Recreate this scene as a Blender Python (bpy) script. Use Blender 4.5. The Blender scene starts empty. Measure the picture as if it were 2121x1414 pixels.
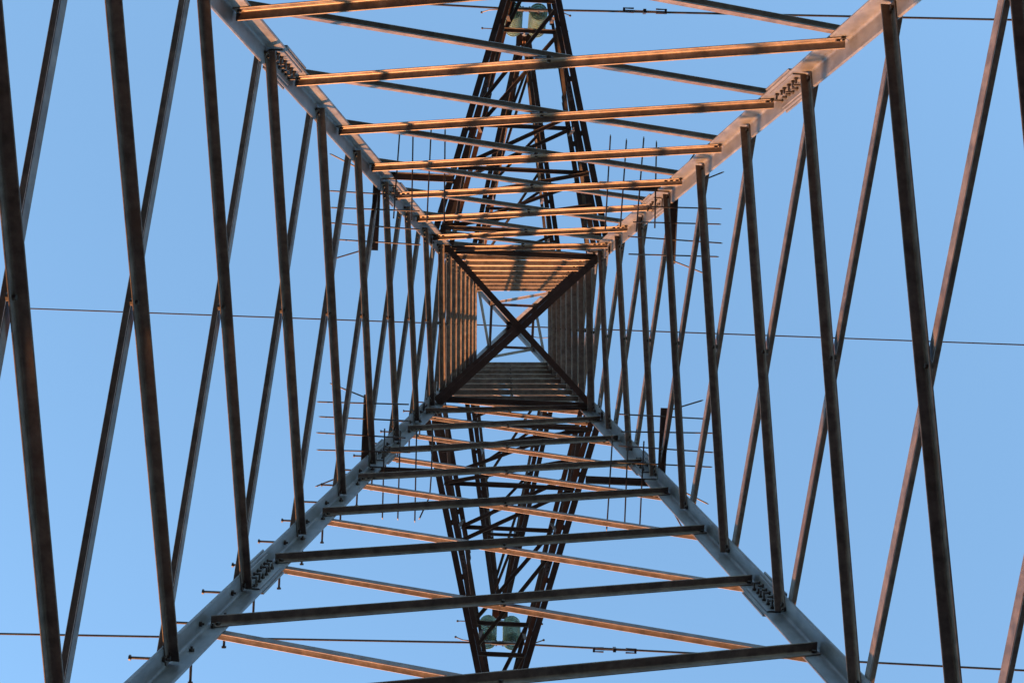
import bpy, bmesh, math, random
from mathutils import Vector, Matrix
random.seed(7)
sc = bpy.context.scene
C = sc.collection
V = Vector
RAD = math.radians

# ------------------------------------------------------------------ camera
EYE = 1.6                                  # eye height; every height below is measured from the eye
ax, ay, ro = 0.011889, -0.006041, 0.045222
def rotx(a): return Matrix(((1,0,0),(0,math.cos(a),-math.sin(a)),(0,math.sin(a),math.cos(a))))
def roty(a): return Matrix(((math.cos(a),0,math.sin(a)),(0,1,0),(-math.sin(a),0,math.cos(a))))
def rotz(a): return Matrix(((math.cos(a),-math.sin(a),0),(math.sin(a),math.cos(a),0),(0,0,1)))
R = rotz(ro) @ rotx(ax) @ roty(ay)
cd = bpy.data.cameras.new('camera'); cam = bpy.data.objects.new('camera', cd); C.objects.link(cam)
cd.sensor_width = 36; cd.lens = 3100/2121*36; cd.clip_start = .05; cd.clip_end = 5000
r, d, f = R[0], R[1], R[2]
cam.matrix_world = Matrix(((r[0],-d[0],-f[0],-0.153527),(r[1],-d[1],-f[1],-0.050949),(r[2],-d[2],-f[2],EYE),(0,0,0,1)))
sc.camera = cam

# ------------------------------------------------------------------ light
SUN_EL = 4.6
SX, SY = -0.46, 0.89
w = bpy.data.worlds.new('World'); sc.world = w; w.use_nodes = True
nt = w.node_tree; bg = nt.nodes['Background']
sky = nt.nodes.new('ShaderNodeTexSky'); sky.sky_type = 'NISHITA'; sky.sun_disc = False
sky.sun_elevation = RAD(SUN_EL); sky.sun_rotation = math.atan2(SX, SY)
sky.altitude = 0; sky.air_density = 1.0; sky.dust_density = 0.0; sky.ozone_density = 2.0
nt.links.new(sky.outputs[0], bg.inputs[0]); bg.inputs[1].default_value = .15
sl = bpy.data.lights.new('sun', 'SUN'); sl.energy = 2.4; sl.angle = RAD(1.3); sl.color = (1, .385, .13)
so = bpy.data.objects.new('sun', sl); C.objects.link(so); so.location = (-60, 100, 30)
e = RAD(SUN_EL)
so.rotation_euler = V((-SX*math.cos(e), -SY*math.cos(e), -math.sin(e))).to_track_quat('-Z', 'Y').to_euler()
vs = sc.view_settings; vs.view_transform = 'Standard'; vs.look = 'None'; vs.gamma = 1; vs.exposure = 2.85

# ------------------------------------------------------------------ materials
def mat(name, c1, c2, rough=.5, metal=.0, scale=6., stretch=(1,1,1), bump=.0, streak=None, vary=.16):
    m = bpy.data.materials.new(name); m.use_nodes = True
    n = m.node_tree; b = n.nodes['Principled BSDF']; L = n.links
    tc = n.nodes.new('ShaderNodeTexCoord'); mp = n.nodes.new('ShaderNodeMapping'); mp.inputs['Scale'].default_value = stretch
    L.new(tc.outputs['Object'], mp.inputs[0])
    no = n.nodes.new('ShaderNodeTexNoise'); no.inputs['Scale'].default_value = scale; no.inputs['Detail'].default_value = 6; no.inputs['Roughness'].default_value = .65
    L.new(mp.outputs[0], no.inputs[0])
    rp = n.nodes.new('ShaderNodeValToRGB'); rp.color_ramp.elements[0].position = .35; rp.color_ramp.elements[1].position = .68
    rp.color_ramp.elements[0].color = (*c1, 1); rp.color_ramp.elements[1].color = (*c2, 1)
    L.new(no.outputs[0], rp.inputs[0])
    out = rp.outputs[0]
    if streak:
        n2 = n.nodes.new('ShaderNodeTexNoise'); n2.inputs['Scale'].default_value = 2.3; n2.inputs['Detail'].default_value = 8; n2.inputs['Roughness'].default_value = .7
        L.new(mp.outputs[0], n2.inputs[0])
        r2 = n.nodes.new('ShaderNodeValToRGB'); r2.color_ramp.elements[0].position = .52; r2.color_ramp.elements[1].position = .72
        L.new(n2.outputs[0], r2.inputs[0])
        mx = n.nodes.new('ShaderNodeMix'); mx.data_type = 'RGBA'
        L.new(r2.outputs[0], mx.inputs[0]); L.new(out, mx.inputs[6]); mx.inputs[7].default_value = (*streak, 1)
        out = mx.outputs[2]
    oi = n.nodes.new('ShaderNodeObjectInfo'); tr = n.nodes.new('ShaderNodeMapRange'); tr.inputs[3].default_value = 1-vary; tr.inputs[4].default_value = 1+vary
    L.new(oi.outputs['Random'], tr.inputs[0])
    va = n.nodes.new('ShaderNodeVectorMath'); va.operation = 'SCALE'; L.new(out, va.inputs[0]); L.new(tr.outputs[0], va.inputs['Scale'])
    of = n.nodes.new('ShaderNodeVectorMath'); of.operation = 'SCALE'; of.inputs[0].default_value = (37, 91, 53); L.new(oi.outputs['Random'], of.inputs['Scale'])
    L.new(of.outputs[0], mp.inputs['Location'])
    L.new(va.outputs[0], b.inputs['Base Color'])
    mr = n.nodes.new('ShaderNodeMapRange'); mr.inputs[3].default_value = rough-.1; mr.inputs[4].default_value = rough+.12
    L.new(no.outputs[0], mr.inputs[0]); L.new(mr.outputs[0], b.inputs['Roughness'])
    b.inputs['Metallic'].default_value = metal
    if bump:
        bp = n.nodes.new('ShaderNodeBump'); bp.inputs['Strength'].default_value = bump; bp.inputs['Distance'].default_value = .004
        L.new(no.outputs[0], bp.inputs['Height']); L.new(bp.outputs[0], b.inputs['Normal'])
    return m
M = {}
M['galv'] = mat('galvanised_steel', (.110,.118,.128), (.185,.195,.207), .44, .38, 13, (1,1,.45), .2, (.085,.085,.085), .08)
M['brace'] = mat('weathered_steel', (.070,.061,.058), (.172,.148,.138), .44, .15, 11, (1,1,1), .3, (.105,.068,.052))
M['chord'] = mat('dull_steel', (.046,.040,.037), (.085,.074,.068), .5, .1, 7, (1,1,1), .15, (.05,.033,.024))
M['sunlit_brown'] = mat('sunlit_brown_steel', (.10,.05,.03), (.15,.08,.048), .6, .1, 8, (1,1,1), .2, (.13,.07,.04))  # brown tint puts weak warm sunlight into the steel colour
M['bolt'] = mat('bolt_steel', (.03,.026,.025), (.07,.06,.055), .5, .2, 40)
M['rod'] = mat('rod_steel', (.035,.028,.026), (.07,.055,.045), .5, .15, 20)
M['wire'] = mat('aluminium_wire', (.014,.013,.014), (.03,.027,.027), .5, .1, 30)
M['concrete'] = mat('concrete', (.28,.27,.25), (.42,.40,.37), .9, 0, 12, (1,1,1), .4)
M['soil'] = mat('dry_grass', (.018,.016,.015), (.040,.034,.030), .95, 0, 1.3, (1,1,1), .6, (.052,.042,.034))
g = bpy.data.materials.new('green_glass'); g.use_nodes = True; gb = g.node_tree.nodes['Principled BSDF']
gn = g.node_tree.nodes.new('ShaderNodeTexNoise'); gn.inputs['Scale'].default_value = 14
gr = g.node_tree.nodes.new('ShaderNodeValToRGB'); gr.color_ramp.elements[0].color = (.27,.46,.41,1); gr.color_ramp.elements[1].color = (.42,.62,.56,1)
g.node_tree.links.new(gn.outputs[0], gr.inputs[0]); g.node_tree.links.new(gr.outputs[0], gb.inputs['Base Color'])
gb.inputs['Transmission Weight'].default_value = .65; gb.inputs['Roughness'].default_value = .18; gb.inputs['IOR'].default_value = 1.5
M['glass'] = g

# ------------------------------------------------------------------ mesh helpers (z given from the eye)
class MB:
    def __init__(s): s.v = []; s.f = []; s.m = []; s.cur = 0
    def add(s, vs, fs):
        o = len(s.v); s.v += [V(p) for p in vs]; s.f += [tuple(i+o for i in q) for q in fs]; s.m += [s.cur]*len(fs)
    def loft(s, rings, caps=True):
        n = len(rings[0]); vs = [p for q in rings for p in q]; fs = []
        for k in range(len(rings)-1):
            for i in range(n):
                j = (i+1) % n
                fs.append((k*n+i, k*n+j, (k+1)*n+j, (k+1)*n+i))
        if caps: fs += [tuple(range(n))[::-1], tuple(range((len(rings)-1)*n, len(rings)*n))]
        s.add(vs, fs)
    def angle(s, pts, da, db, ba, bb, t, rf=1.3):
        """rolled steel angle: heel along pts, flange A along da, flange B along db, filleted root"""
        prof = [(0,0),(ba,0),(ba,.55*t),(ba-.45*t,t)]
        c = t+rf*t
        for k in range(4):
            a = math.pi/2*k/3; prof.append((c-rf*t*math.sin(a), c-rf*t*math.cos(a)))
        prof += [(t,bb-.45*t),(.55*t,bb),(0,bb)]
        pts = [V(p) for p in pts]; rings = []
        for i, p in enumerate(pts):
            ax = (pts[min(i+1,len(pts)-1)]-pts[max(i-1,0)]).normalized()
            A = (V(da)-V(da).dot(ax)*ax).normalized(); B = V(db)-V(db).dot(ax)*ax; B = (B-B.dot(A)*A).normalized()
            rings.append([p+A*u+B*q for u, q in prof])
        s.loft(rings)
    def box(s, c, X, Y, Z, hx, hy, hz):
        c, X, Y, Z = V(c), V(X).normalized(), V(Y).normalized(), V(Z).normalized()
        s.loft([[c+X*hx*a+Y*hy*b+Z*hz*k for a, b in ((-1,-1),(1,-1),(1,1),(-1,1))] for k in (-1,1)])
    def cyl(s, p0, p1, r0, r1=None, n=8):
        p0, p1 = V(p0), V(p1); r1 = r0 if r1 is None else r1
        z = (p1-p0).normalized(); x = z.orthogonal().normalized(); y = z.cross(x)
        s.loft([[p+(x*math.cos(2*math.pi*i/n)+y*math.sin(2*math.pi*i/n))*q for i in range(n)] for p, q in ((p0,r0),(p1,r1))])
    def tube(s, pts, rad, n=8):
        pts = [V(p) for p in pts]; rings = []; x = None
        for i, p in enumerate(pts):
            z = (pts[min(i+1,len(pts)-1)]-pts[max(i-1,0)]).normalized()
            x = z.orthogonal().normalized() if x is None else (x-x.dot(z)*z).normalized()
            y = z.cross(x); q = rad[i] if isinstance(rad, list) else rad
            rings.append([p+(x*math.cos(2*math.pi*k/n)+y*math.sin(2*math.pi*k/n))*q for k in range(n)])
        s.loft(rings)
    def lathe(s, c, prof, n=24):
        c = V(c); s.loft([[c+V((q*math.cos(2*math.pi*k/n), q*math.sin(2*math.pi*k/n), z)) for k in range(n)] for q, z in prof])
    def plate(s, poly, nrm, t):
        nrm = V(nrm).normalized(); s.loft([[V(p)-nrm*t/2 for p in poly],[V(p)+nrm*t/2 for p in poly]])
    def bolt(s, p, nrm, r=.015, h=.012, tail=0.0):
        c0 = s.cur; s.cur = 1
        p, nrm = V(p), V(nrm).normalized()
        s.cyl(p, p+nrm*h, r, r, 6)
        if tail: s.cyl(p+nrm*h*.9, p+nrm*(h+tail), r*.55, r*.5, 6)
        s.cur = c0
    def build(s, name, m, parent=None, smooth=False, origin=None):
        o0 = V((0,0,-EYE)) if origin is None else V(origin)
        me = bpy.data.meshes.new(name); me.from_pydata([tuple(p-o0) for p in s.v], [], s.f)
        me.polygons.foreach_set('material_index', s.m)
        bm = bmesh.new(); bm.from_mesh(me); bmesh.ops.recalc_face_normals(bm, faces=bm.faces); bm.to_mesh(me); bm.free()
        if smooth:
            for q in me.polygons: q.use_smooth = True
            me.set_sharp_from_angle(angle=RAD(38))
        for q in (m if isinstance(m, (list, tuple)) else [m]): me.materials.append(q)
        o = bpy.data.objects.new(name, me); C.objects.link(o)
        if parent: o.parent = parent
        else: o.location = o0+V((0,0,EYE))
        return o
def tag(o, label, cat, group=None, kind=None):
    if label: o['label'] = label
    if cat: o['category'] = cat
    if group: o['group'] = group
    if kind: o['kind'] = kind
    return o
def empty(name, loc, parent=None):
    o = bpy.data.objects.new(name, None); C.objects.link(o); o.empty_display_size = .3
    if parent: o.parent = parent
    o.location = loc
    return o

# ------------------------------------------------------------------ ground
bm = bmesh.new()
N = 40
def gh(x, y):
    q = math.hypot(x, y); h = min(q/40, 1)*(.25*math.sin(x*.05)+.25*math.cos(y*.043+1))
    if q < 150: return h
    a = math.atan2(y, x); da = abs((a-math.atan2(SY, SX)+math.pi) % (2*math.pi)-math.pi)   # unseen hills added to block low sky light, open towards the sun
    k = min(max((da-.35)/.5, 0), 1); k = k*k*(3-2*k)
    return h+k*min((q-150)/550, 1)*(62+22*math.sin(3*a+1)+15*math.sin(7*a))
rr = [0,2,4,6,8,12,18,26,40,60,100,180,350,700,1500,3000]
prev = None
cen = bm.verts.new((0,0,0))
for q in rr[1:]:
    ring = [bm.verts.new((q*math.cos(2*math.pi*k/N), q*math.sin(2*math.pi*k/N), gh(q*math.cos(2*math.pi*k/N), q*math.sin(2*math.pi*k/N)))) for k in range(N)]
    for k in range(N):
        j = (k+1) % N
        if prev is None: bm.faces.new((cen, ring[k], ring[j]))
        else: bm.faces.new((prev[k], ring[k], ring[j], prev[j]))
    prev = ring
me = bpy.data.meshes.new('ground'); bm.to_mesh(me); bm.free()
for q in me.polygons: q.use_smooth = True
me.materials.append(M['soil']); go = bpy.data.objects.new('ground', me); C.objects.link(go); go['kind'] = 'structure'

# ------------------------------------------------------------------ the tower body
tower = tag(empty('transmission_tower', (0,0,0)), 'tall steel lattice transmission tower seen from inside its base, looking straight up', 'pylon')
K, W0 = .11, 3.0
zA = [9.478, 11.002, 12.478, 13.878, 15.175, 16.450, 17.633]
zB = [8.742, 10.257, 11.762, 13.201, 14.526, 15.767, 16.996]
Z9, ZT, ZP = 18.45, 26.7, 30.4
W9 = W0-K*Z9
WT, WP = .69, .06
def hw(z):
    if z <= Z9: return W0-K*z
    if z <= ZT: return W9+(WT-W9)*(z-Z9)/(ZT-Z9)
    return WT+(WP-WT)*(z-ZT)/(ZP-ZT)
CORN = {'UL':(-1,-1), 'UR':(1,-1), 'LR':(1,1), 'LL':(-1,1)}
TL = .015                                  # leg thickness
def corner(cn, z):
    a, b = CORN[cn]; q = hw(z); return V((a*q, b*q, z))
legs = {}
for cn, (a, b) in CORN.items():
    mb = MB()
    mb.angle([corner(cn, z) for z in (-1.45, 8., Z9)], (-a,0,0), (0,-b,0), .14, .14, TL, 1.2)
    lg = mb.build('leg', M['galv'], tower); legs[cn] = lg
    mb = MB(); mb.angle([corner(cn, z) for z in (Z9+.002, ZT)], (-a,0,0), (0,-b,0), .105, .105, .011, 1.2)
    mb.build('upper_leg', M['galv'], tower)
    mb = MB(); mb.angle([corner(cn, z) for z in (ZT+.002, ZP)], (-a,0,0), (0,-b,0), .075, .075, .008, 1.2)
    mb.build('peak_leg', M['galv'], tower)
    q = hw(-1.5); mb = MB()
    mb.lathe((a*q, b*q, -1.62), [(.001,-.3),(.5,-.3),(.5,.12),(.36,.30),(.001,.30)], 20)
    mb.build('footing', M['concrete'], tower, True)
    # splices: an inner and an outer cover angle with their rows of bolts
    for zs, h, L, nb in ((10.56,.27,.105,6), (15.0,.22,.09,4)):
        mb = MB(); off = TL+.001
        def inn(z, o): q = hw(z)-o; return V((a*q, b*q, z))
        mb.angle([inn(zs-h, off), inn(zs+h, off)], (-a,0,0), (0,-b,0), L, L, .010, .8)
        mb.angle([inn(zs-h, -.013), inn(zs+h, -.013)], (-a,0,0), (0,-b,0), .165, .165, .011, .8)
        for k in range(nb):
            z = zs-h*.8+1.6*h*k/(nb-1)
            q = hw(z)
            mb.bolt((a*(q-.075-random.uniform(-.006,.006)), b*(q-off-.010), z+random.uniform(-.008,.008)), (random.uniform(-.06,.06),-b,random.uniform(-.06,.06)), .015, .014, random.uniform(.02,.05))
            mb.bolt((a*(q-off-.010), b*(q-.075-random.uniform(-.006,.006)), z+.03), (-a,random.uniform(-.06,.06),random.uniform(-.06,.06)), .015, .014, random.uniform(.02,.05))
            mb.bolt((a*(q-.075), b*(q+.013), z), (0,b,0), .015, .014)
            mb.bolt((a*(q+.013), b*(q-.075), z+.03), (a,0,0), .015, .014)
        mb.build('splice_plate', [M['galv'], M['bolt']], lg)

# faces: horizontal direction u, outward normal n
FACES = {'T':(('UL','UR'), V((0,-1,0))), 'B':(('LL','LR'), V((0,1,0))), 'L':(('UL','LL'), V((-1,0,0))), 'R':(('UR','LR'), V((1,0,0)))}
LO = {'T':('UR','UL'), 'B':('LL','LR'), 'L':('UL','LL'), 'R':('LR','UR')}       # low end -> high end of the inner brace
def face_pt(F, cn, z, o, off):
    """point on face F beside corner cn: o along the face from the heel, off inwards"""
    n = FACES[F][1]; a, b = CORN[cn]; q = hw(z)
    if abs(n.y) > .5: return V((a*(q-o), b*(q-off), z))
    return V((a*(q-off), b*(q-o), z))
def brace(F, c0, z0, c1, z1, inner, b, t, o=.034, tl=TL, name='diagonal_brace', m='brace', nb=1, midbolt=True, ba=None, rf=1.5):
    n = FACES[F][1]; off = tl+.002 if inner else -.002
    p0, p1 = face_pt(F, c0, z0, o, off), face_pt(F, c1, z1, o, off)
    up = (face_pt(F, c0, z0+1, 0, 0)-face_pt(F, c0, z0, 0, 0)); x = (p1-p0).normalized()
    dn = -V((0,0,1)); dn = (dn-dn.dot(x)*x).normalized()
    nn = -n if inner else n
    tilt = V((0,0,-1 if inner else 1))*(K if z0 < Z9 else .03)
    nb_dir = (nn+tilt); nb_dir = (nb_dir-nb_dir.dot(x)*x).normalized()
    dn = (dn-dn.dot(nb_dir)*nb_dir).normalized()
    mb = MB(); mb.angle([p0, p1], dn, nb_dir, ba or b, b, t, rf)
    bb = mb
    for p, s in ((p0, 1), (p1, -1)):
        for k in range(nb):
            q = p+x*s*(.04+.055*k)+dn*(ba or b)*.55
            bb.bolt(q+nb_dir*t, nb_dir, .016, .016)
            if k == 0: bb.bolt(q-nb_dir*(tl+.005), -nb_dir, .017, .014, .012)
    if midbolt and inner:
        bb.bolt((p0+p1)/2+dn*(ba or b)*.5+nb_dir*t, nb_dir, .014, .016)
        if inner: bb.cur = 1; bb.cyl((p0+p1)/2+dn*(ba or b)*.5, (p0+p1)/2+dn*(ba or b)*.5-nb_dir*(tl+.004), .02, .02, 8); bb.cur = 0
    return mb.build(name, [M[m], M['bolt']], tower, True)
def panel(F, z0, z1, **kw):
    a, b = LO[F]
    brace(F, a, z0, b, z1, True, **kw)
    brace(F, b, z0, a, z1, False, **kw)
nA = [-.9, 1.9, 4.45, 6.40, 7.87]+zA+[Z9-.02]
nB = [.55, 3.2, 5.78, 7.18]+zB+[18.08]
def bsz(z): return .066 if z < 8.2 else .061 if z < 13 else .056
for F, nz in (('T',nA), ('B',nA), ('L',nB), ('R',nB)):
    for k in range(len(nz)-1):
        panel(F, nz[k], nz[k+1], b=bsz(nz[k]), t=.0078, nb=1 if nz[k] < 13.5 else 3)
# cage above the waist
cA = [Z9+.05+(ZT-Z9-.1)*k/8 for k in range(9)]
cB = [Z9-.30+(ZT-Z9+.2)*k/8 for k in range(9)]
for F, nz in (('T',cA), ('B',cA), ('L',cB), ('R',cB)):
    for k in range(len(nz)-1):
        panel(F, nz[k], nz[k+1], b=.07 if F in 'TB' else .074 if F == 'L' else .076, ba=.05 if F != 'R' else .07, rf=.6, t=.006, o=.03, tl=TL, name='cage_brace', nb=2)
# peak bracing and ring
ZR = 28.2
for F in FACES:
    (c0, c1), n = FACES[F]
    for nm, z0, z1, ca, cb in (('peak_strut', ZR, ZR, c0, c1), ('peak_brace', ZT+.1, ZR-.06, *(LO[F]))):
        p0, p1 = face_pt(F, ca, z0, .01, .012), face_pt(F, cb, z1, .01, .012)
        mb = MB(); mb.angle([p0, p1], (0,0,-1), -n, .05, .05, .006); mb.build(nm, M['brace'], tower)
mb = MB()
mb.plate([(-.12,0,ZP-.25),(.12,0,ZP-.25),(.09,0,ZP+.10),(-.09,0,ZP+.10)], (0,1,0), .012)
mb.plate([(0,-.1,ZP-.02),(0,.1,ZP-.02),(0,.1,ZP+.02),(0,-.1,ZP+.02)], (1,0,0), .2)
mb.build('peak_bracket', M['galv'], tower)
# horizontal rings at the waist and cage top, diaphragm cross at the waist
for zz, b in ((Z9-.08, .075),):
    for F in 'TB':
        (c0, c1), n = FACES[F]
        p0, p1 = face_pt(F, c0, zz, .04, .03), face_pt(F, c1, zz, .04, .03)
        mb = MB(); mb.angle([p0, p1], (0,0,-1), -n, b, b, .007); rg = mb.build('ring_strut', M['chord'], tower)
        mb = MB(); mid = (p0+p1)/2; u = (p1-p0).normalized()
        mb.box(mid-n*.004+V((0,0,-.05)), u, n, (0,0,1), .10, .003, .05)
        for k in (-2,-1,1,2): mb.bolt(mid+u*.038*k+V((0,0,-.05))-n*.007, -n, .011, .012)
        mb.build('joint_plate', [M['galv'], M['bolt']], rg)
zd = Z9-.17
for (ca, cb, wd, dz) in (('UL','LR',.075,0), ('UR','LL',.085,.02)):
    p0, p1 = corner(ca, zd)*1, corner(cb, zd)*1
    p0 = V((p0.x*.95, p0.y*.95, zd+dz)); p1 = V((p1.x*.95, p1.y*.95, zd+dz))
    x = (p1-p0).normalized(); s = x.cross(V((0,0,1)))
    mb = MB(); mb.angle([p0, p1], s, (0,0,1), wd, .075, .008)
    if wd > .08: mb.angle([p0+x*.35-s*.001, p1-s*.001], -s, (0,0,1), .045, .06, .007)
    for k in range(3):
        for pp, q in ((p0,1),(p1,-1)): mb.bolt(pp+x*q*(.06+.07*k)+s*wd*.5, (0,0,-1), .014, .012)
    mb.bolt((p0+p1)/2+s*wd*.5, (0,0,-1), .016, .014)
    mb.build('diaphragm_bar', [M['chord'], M['bolt']], tower)
# gusset plates where the arms meet the body
for cn, (a, b) in CORN.items():
    for zz, h, wd in ((17.70,.16,.25), (Z9+.06,.15,.24), (20.6,.12,.16), (22.5,.12,.16), (24.6,.15,.2), (26.2,.12,.16)):
        q = hw(zz)-(TL+.004)
        mb = MB()
        P = [V((a*q, b*(q-o), zz+dz)) for o, dz in ((.02,-h),(.10,-h),(wd,-h*.2),(wd,h*.55),(.10,h),(.02,h))]
        mb.plate(P, (1,0,0), .007)
        for o, dz in ((.07,-.09),(.07,.0),(.07,.08),(.15,.03)): mb.bolt((a*(q-.004), b*(q-o), zz+dz), (-a,0,0), .013, .013)
        mb.build('gusset_plate', [M['galv'], M['bolt']], tower)

# step bolts on one leg, alternately through either flange
a, b = CORN['LL']; z = .6; k = 0
while z < 18.4:
    q = hw(z); mb = MB()
    if k % 2 == 0: p, n, o = V((a*q, b*(q-.075), z)), V((a,0,0)), 1
    else: p, n, o = V((a*(q-.075), b*q, z)), V((0,b,0)), 2
    mb.cyl(p-n*.045, p+n*.17, .0085, n=8); mb.cyl(p+n*.17, p+n*.182, .017, n=6)
    mb.cyl(p-n*(TL+.001), p-n*(TL+.016), .019, n=6); mb.cyl(p+n*.001, p+n*.014, .019, n=6)
    mb.build('step_bolt', M['rod'], legs['LL'])
    z += .335; k += 1

# anti-climbing guards at the four corners
ZG = 14.42
def guard(cn, jit):
    rnd = random.Random(jit)
    a, b = CORN[cn]; q = hw(ZG)
    e0 = V((a*(q+.05), b*(q+.04), ZG))
    gx = MB()
    gx.angle([e0+V((0,-b*.02,0)), e0+V((0,-b*.76,0))], (0,0,-1), (-a,0,0), .07, .07, .006)
    gx.angle([e0+V((-a*.06,0,.03)), e0+V((-a*.76,0,.03))], (0,0,-1), (0,-b,0), .07, .07, .006)
    gd = gx.build('climbing_guard', M['chord'], tower)
    def rod(p, dr, l0, l1, bend=0):
        mb = MB(); dr = V(dr).normalized(); sd = dr.cross(V((0,0,1)))
        pts = [V(p)-dr*l0, V(p), V(p)+dr*(l1*.8), V(p)+dr*l1+sd*bend*.3]
        if bend: pts = [V(p)-dr*l0, V(p), V(p)+dr*l1*.5+sd*bend*.02, V(p)+dr*l1+sd*bend*.2]
        pts.append(pts[-1]+(pts[-1]-pts[-2]).normalized()*.02+V((0,0,.02)))
        mb.tube(pts, [.0075]*(len(pts)-1)+[.004], 6); mb.build('spike', M['rod'], gd)
    for i, t in enumerate((.22,.37,.53,.68)):
        rod(e0+V((-a*.02, -b*t, -.068)), (a, rnd.uniform(-.03,.03), 0), .43+rnd.uniform(-.03,.03), .43+rnd.uniform(-.03,.03))
    for i, t in enumerate((.22,.37,.53,.68)):
        if i == 3 and cn == 'LR': continue
        rod(e0+V((-a*t, -b*.02, -.038)), (rnd.uniform(-.04,.04), b, 0), .43+rnd.uniform(-.03,.03), .43+rnd.uniform(-.03,.03), .5*a if (i == 3 and cn == 'LL') else 0)
    rod(e0+V((0,-b*.05,-.068)), (a, b*.45, 0), .06, .45)
    rod(e0+V((-a*.05,0,-.038)), (a*.5, b*.8, 0), .06, .43)
    rod(e0+V((0,-b*.74,-.068)), (a, -b*.35, 0), .02, .33)
for i, cn in enumerate(CORN): guard(cn, i+3)

# ------------------------------------------------------------------ crossarms
def crossarm(sy, zb, zu, yt, zt, dx, bsz_, usz, struts, name, spl, tw, ins):
    """sy = -1/+1 side; bottom chords at height zb, upper chords from zu, tip at |y| = yt"""
    arm = empty(name, (0,0,0), tower)
    def cpt(sx, low, t):
        z0 = zb if low else zu
        q = hw(z0); p0 = V((sx*(q-ins), sy*q, z0)); p1 = V((dx*1+sx*tw, sy*yt, zt+(0 if low else .10)))
        return p0.lerp(p1, t)
    for low, b, t in ((True, bsz_, .008), (False, usz, .007)):
        for sx in (-1, 1):
            p0, p1 = cpt(sx, low, 0), cpt(sx, low, 1); x = (p1-p0).normalized()
            o = V((0,0,1)).cross(x).normalized()
            if o.x*sx < 0: o = -o                      # points outwards
            up = V((0,0,1))
            mb = MB(); mb.angle([p0+o*.008, p1+o*.008], o, up, b, b, t)
            mb.build('chord', M['chord'], arm)
            pe = cpt(sx, low, spl)
            mb = MB(); mb.angle([p0-o*.008, pe-o*.008], -o, up, b*.95, b*.95, t)
            mb.angle([pe-o*.008, p1-o*.008+o*.004], -o, up, b*.6, b*.6, t)
            mb.build('inner_chord', M['sunlit_brown'] if sx*sy > 0 else M['chord'], arm)  # inner chord on one side of each arm carries the painted-in sunlight
            mb = MB()                                   # cover plate closing the joint
            hv = x*.10
            mb.plate([pe-hv-o*(b*.95)+V((0,0,-.004)), pe-hv-o*.014+V((0,0,-.004)), pe+hv*.6-o*.014+V((0,0,-.004)), pe+hv*1.3-o*(b*.5)+V((0,0,-.004)), pe+hv*.6-o*(b*.95)+V((0,0,-.004))], up, .006)
            for k in (-1, 0, 1): mb.bolt(pe+x*.05*k-o*b*.55+V((0,0,-.007)), -up, .011, .010)
            mb.build('cover_plate', [M['galv'], M['bolt']], arm)
            for k in range(1, 6):
                pb = cpt(sx, low, k/6); mb = MB(); mb.box(pb+V((0,0,.03)), o, x, up, .007, .03, .025); mb.build('spacer', M['chord'], arm)
    # struts and diagonals across the two planes
    for low in (True, False):
        st, dg = struts[0 if low else 1]
        for t in st:
            p0, p1 = cpt(-1, low, t), cpt(1, low, t); dz = V((0,0,-.012))
            mb = MB(); mb.angle([p0+dz, p1+dz], (0,-sy,0), (0,0,-1), .048, .048, .005); mb.build('lacing_bar', M['chord'], arm)
        for t0, t1 in zip(dg[:-1], dg[1:]):
            s0 = 1 if sy < 0 else -1
            q0, q1 = cpt(s0, low, t1), cpt(-s0, low, t0); dz = V((0,0,-.018))
            x = (q1-q0).normalized(); sd = x.cross(V((0,0,1)))
            mb = MB(); mb.angle([q0+x*.05+dz, q1-x*.05+dz], sd, (0,0,-1), .045, .045, .005); mb.build('lacing_bar', M['chord'], arm)
    # webs in the side planes
    for sx in (-1, 1):
        n = 3
        for k in range(n):
            t0, t1 = k/n+.02, (k+1)/n-.01
            p0, p1 = (cpt(sx, False, t0), cpt(sx, True, t1))
            x = (p1-p0).normalized()
            mb = MB(); mb.angle([p0+V((sx*-.02,0,0)), p1+V((sx*-.02,0,.02))], x.cross(V((sx,0,0))), (-sx,0,0), .04, .04, .005); mb.build('web_bar', M['chord'], arm)
            if k:
                p1 = cpt(sx, True, t0)
                mb = MB(); mb.angle([p0+V((sx*-.03,0,0)), p1+V((sx*-.03,0,.02))], (0,sy,0), (-sx,0,0), .04, .04, .005); mb.build('web_bar', M['chord'], arm)
    # tip plates
    mb = MB(); c = V((dx, sy*(yt+.02), zt+.02))
    mb.box(c, (1,0,0), (0,1,0), (0,0,1), .13, .10, .008)
    mb.plate([c+V((-.02,-.09,0)), c+V((-.02,.09,0)), c+V((-.02,.06,-.16)), c+V((-.02,-.06,-.16))], (1,0,0), .014)
    mb.plate([c+V((.02,-.09,0)), c+V((.02,.09,0)), c+V((.02,.06,-.16)), c+V((.02,-.06,-.16))], (1,0,0), .014)
    mb.build('tip_plate', M['sunlit_brown'], arm)
    return arm
LOWS = (((.03,.216,.74,.94), (.03,.12,.216,.40,.72,.94)), ((.06,.383,.67), (.06,.22,.383,.66,.90)))
UPS = (((.04,.30,.68), (.04,.20,.40,.62,.92)), ((.5,), (.1,.5,.9)))
TIPY, TIPZ = 4.76, 24.62
DX = {-1:-.03, 1:.0}
for sy in (-1, 1):
    crossarm(sy, 17.66, Z9+.02, 4.88, 17.72, .0, .070, .064, LOWS, 'lower_crossarm', .46, .03, .08)
    crossarm(sy, 24.55, 26.3, TIPY-.05, TIPZ+.06, DX[sy], .075, .055, UPS, 'upper_crossarm', .55, .035, .02)

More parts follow.
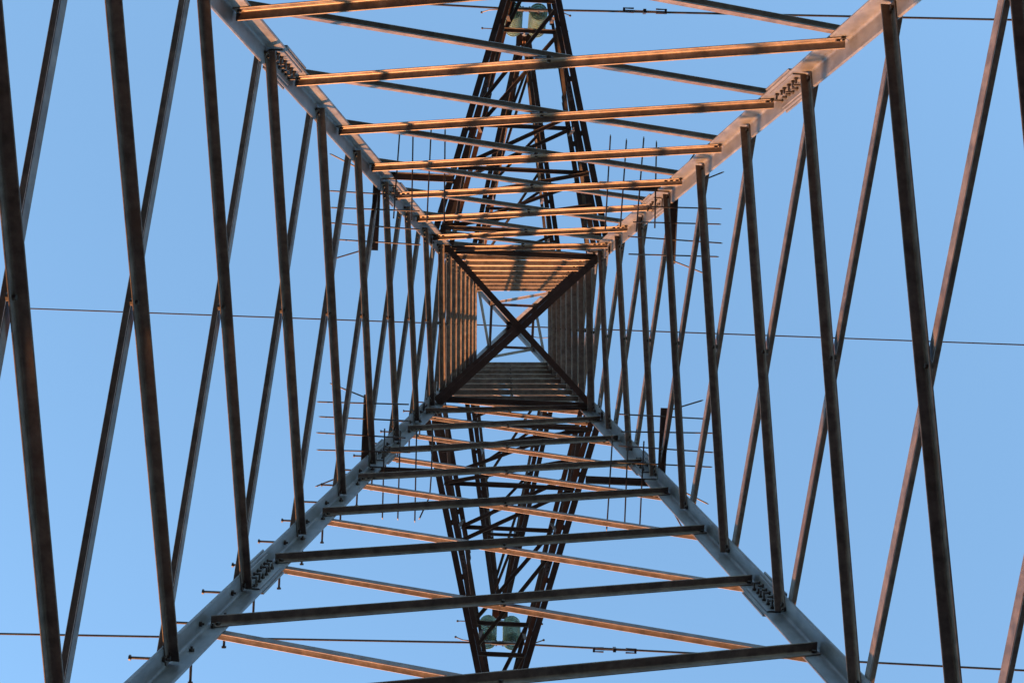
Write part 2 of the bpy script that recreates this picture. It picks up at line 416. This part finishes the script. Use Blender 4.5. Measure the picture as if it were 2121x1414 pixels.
# ------------------------------------------------------------------ insulators, wires and their fittings
LD = V((math.cos(-.0087), math.sin(-.0087), 0))          # run of the line, a hair off square to the arms
PD = V((-LD.y, LD.x, 0))
def insulator(sy, label):
    tip = V((DX[sy], sy*TIPY, TIPZ))
    root = tag(empty('insulator_set', tip+V((0,0,EYE))), label, 'insulator', 'double insulator sets')
    O = tip
    mb = MB(); mb.cyl(tip+V((0,0,.02)), tip+V((0,0,-.42)), .014); mb.tube([tip+V((.03*math.cos(k*math.pi/6),0,-.13+.03*math.sin(k*math.pi/6))) for k in range(13)], .009, 6)
    mb.plate([tip+LD*u+V((0,0,h)) for u, h in ((-.24,-.52),(-.05,-.40),(.05,-.40),(.24,-.52),(.24,-.57),(-.24,-.57))], PD, .014)
    mb.build('top_yoke', M['galv'], root, origin=O)
    zt = tip.z-.60; pitch = .155; n = 9
    for s in (-1, 1):
        c = tip+LD*.1875*s; c.z = zt
        st = MB(); st.cyl(c+V((0,0,.03)), c+V((0,0,-n*pitch-.06)), .010)
        for k in range(n): st.lathe(c+V((0,0,-k*pitch)), [(.001,0),(.045,0),(.05,-.02),(.05,-.06),(.038,-.075),(.001,-.075)], 12)
        so_ = st.build('insulator_string', M['bolt'], root, True, origin=O)
        for k in range(n):
            g_ = MB()
            g_.lathe(c+V((0,0,-k*pitch-.055)), [(q*1.12, h) for q, h in [(.04,.012),(.08,.004),(.118,-.022),(.1275,-.04),(.124,-.047),(.112,-.04),(.108,-.062),(.098,-.062),(.094,-.036),(.082,-.034),(.078,-.058),(.068,-.058),(.064,-.032),(.05,-.03),(.046,-.05),(.034,-.05),(.03,-.03)]], 28)
            g_.build('glass_disc', M['glass'], so_, True, origin=O)
    zy = zt-n*pitch-.06
    mb = MB()
    mb.plate([V((tip.x,tip.y,zy))+LD*u+V((0,0,h)) for u, h in ((-.26,.03),(.26,.03),(.26,-.04),(.06,-.09),(-.06,-.09),(-.26,-.04))], PD, .018)
    for u in (-.1875, .1875): mb.cyl(V((tip.x,tip.y,zy))+LD*u-PD*.03, V((tip.x,tip.y,zy))+LD*u+PD*.03, .016)
    mb.build('bottom_yoke', M['galv'], root, True, origin=O)
    cz = zy-.07
    mb = MB(); cc = V((tip.x,tip.y,cz))
    mb.cyl(cc+V((0,0,.06)), cc+V((0,0,.02)), .016)
    mb.tube([cc-LD*.13+V((0,0,-.012)), cc-LD*.06+V((0,0,-.004)), cc, cc+LD*.06+V((0,0,-.004)), cc+LD*.13+V((0,0,-.012))], [.02,.03,.036,.03,.02], 10)
    for u in (-.05, .05): mb.cyl(cc+LD*u-PD*.045, cc+LD*u+PD*.045, .012)
    mb.build('suspension_clamp', M['bolt'], root, True, origin=O)
    for s in (-1, 1):
        mb = MB(); p = V((tip.x,tip.y,tip.z-.54))
        mb.tube([p+LD*s*.2, p+LD*s*.45+V((0,0,.0)), p+LD*s*.68+V((0,0,-.03))], .009, 6); mb.lathe(p+LD*s*.68+V((0,0,-.03)), [(.001,-.02),(.014,-.014),(.02,0),(.014,.014),(.001,.02)], 8)
        mb.build('arcing_horn', M['rod'], root, True, origin=O)
        mb = MB(); p = V((tip.x,tip.y,zy+.005))
        mb.tube([p+LD*s*.24, p+LD*s*.42+V((0,0,.005)), p+LD*s*.56+V((0,0,.06))-PD*.0, p+LD*s*.67+V((0,0,.16))-V((0,sy*.02,0))], .009, 6); mb.lathe(p+LD*s*.67+V((0,0,.16))-V((0,sy*.02,0)), [(.001,-.02),(.014,-.014),(.02,0),(.014,.014),(.001,.02)], 8)
        mb.build('arcing_horn', M['rod'], root, True, origin=O)
    return cc
def wire(name, c, rad, label, cat, group, L=60, sag=.0011, slope=.078):
    pts = []
    n = 40
    for k in range(-n, n+1):
        u = L*(abs(k)/n)**1.6*(1 if k >= 0 else -1)
        pts.append(c+LD*u+V((0,0,-slope*abs(u)*min(1,abs(u)/.6)+sag*.2*u*u*.05)))
    mb = MB(); mb.tube(pts, rad, 8); o = mb.build(name, M['wire'], None, True, origin=c)
    return tag(o, label, cat, group)
c_up = insulator(-1, 'pair of sunlit pale glass disc strings under the arm tip at the top edge')
c_dn = insulator(1, 'pair of shaded green glass disc strings hanging from the arm tip near the bottom edge')
wire('conductor', c_up, .0165, 'dark power line running above the sunlit glass insulators at the top edge', 'power line', 'conductors')
wire('conductor', c_dn, .0165, 'dark power line running below the green glass insulators near the bottom edge', 'power line', 'conductors')
ew = V((0, 0, ZP+.06))
wire('earth_wire', ew, .0135, 'thin grey wire crossing the middle of the tower over its peak', 'power line', None, slope=.03)
def damper(c, u, label):
    p = c+LD*u+V((0,0,-.078*abs(u)))
    root = tag(empty('vibration_damper', p+V((0,0,EYE))), label, 'damper', 'vibration dampers on the conductors')
    mb = MB(); mb.box(p+V((0,0,-.03)), LD, PD, (0,0,1), .022, .03, .055); mb.build('clamp', M['bolt'], root, origin=p)
    mb = MB(); mb.tube([p-LD*.30+V((0,0,-.085)), p+V((0,0,-.08)), p+LD*.30+V((0,0,-.085))], .007, 6); mb.build('messenger_cable', M['wire'], root, True, origin=p)
    for s in (-1, 1):
        mb = MB(); q = p+LD*s*.24+V((0,0,-.085))
        mb.box(q+LD*s*.07, LD, PD, (0,0,1), .016, .036, .02)
        for k in (-1, 1): mb.cyl(q+LD*s*.08+PD*k*.03, q-LD*s*.075+PD*k*.03, .008, .013)
        mb.build('weight', M['bolt'], root, origin=p)
damper(c_up, 1.76, 'small double-ended damper clamped on the wire at the top edge')
damper(c_dn, 1.72, 'small double-ended damper clamped on the wire near the bottom edge')
# slack bonding lead at the peak
pts = [V((.20+.56*t, .11+.06*t+.05*math.sin(math.pi*t), 29.2-.8*t-.15*math.sin(math.pi*t))) for t in [k/12 for k in range(13)]]
mb = MB(); mb.tube(pts, .009, 6); tag(mb.build('bonding_lead', M['wire'], None, True, origin=pts[0]), 'short slack cable curving down just right of the centre cross', 'cable')
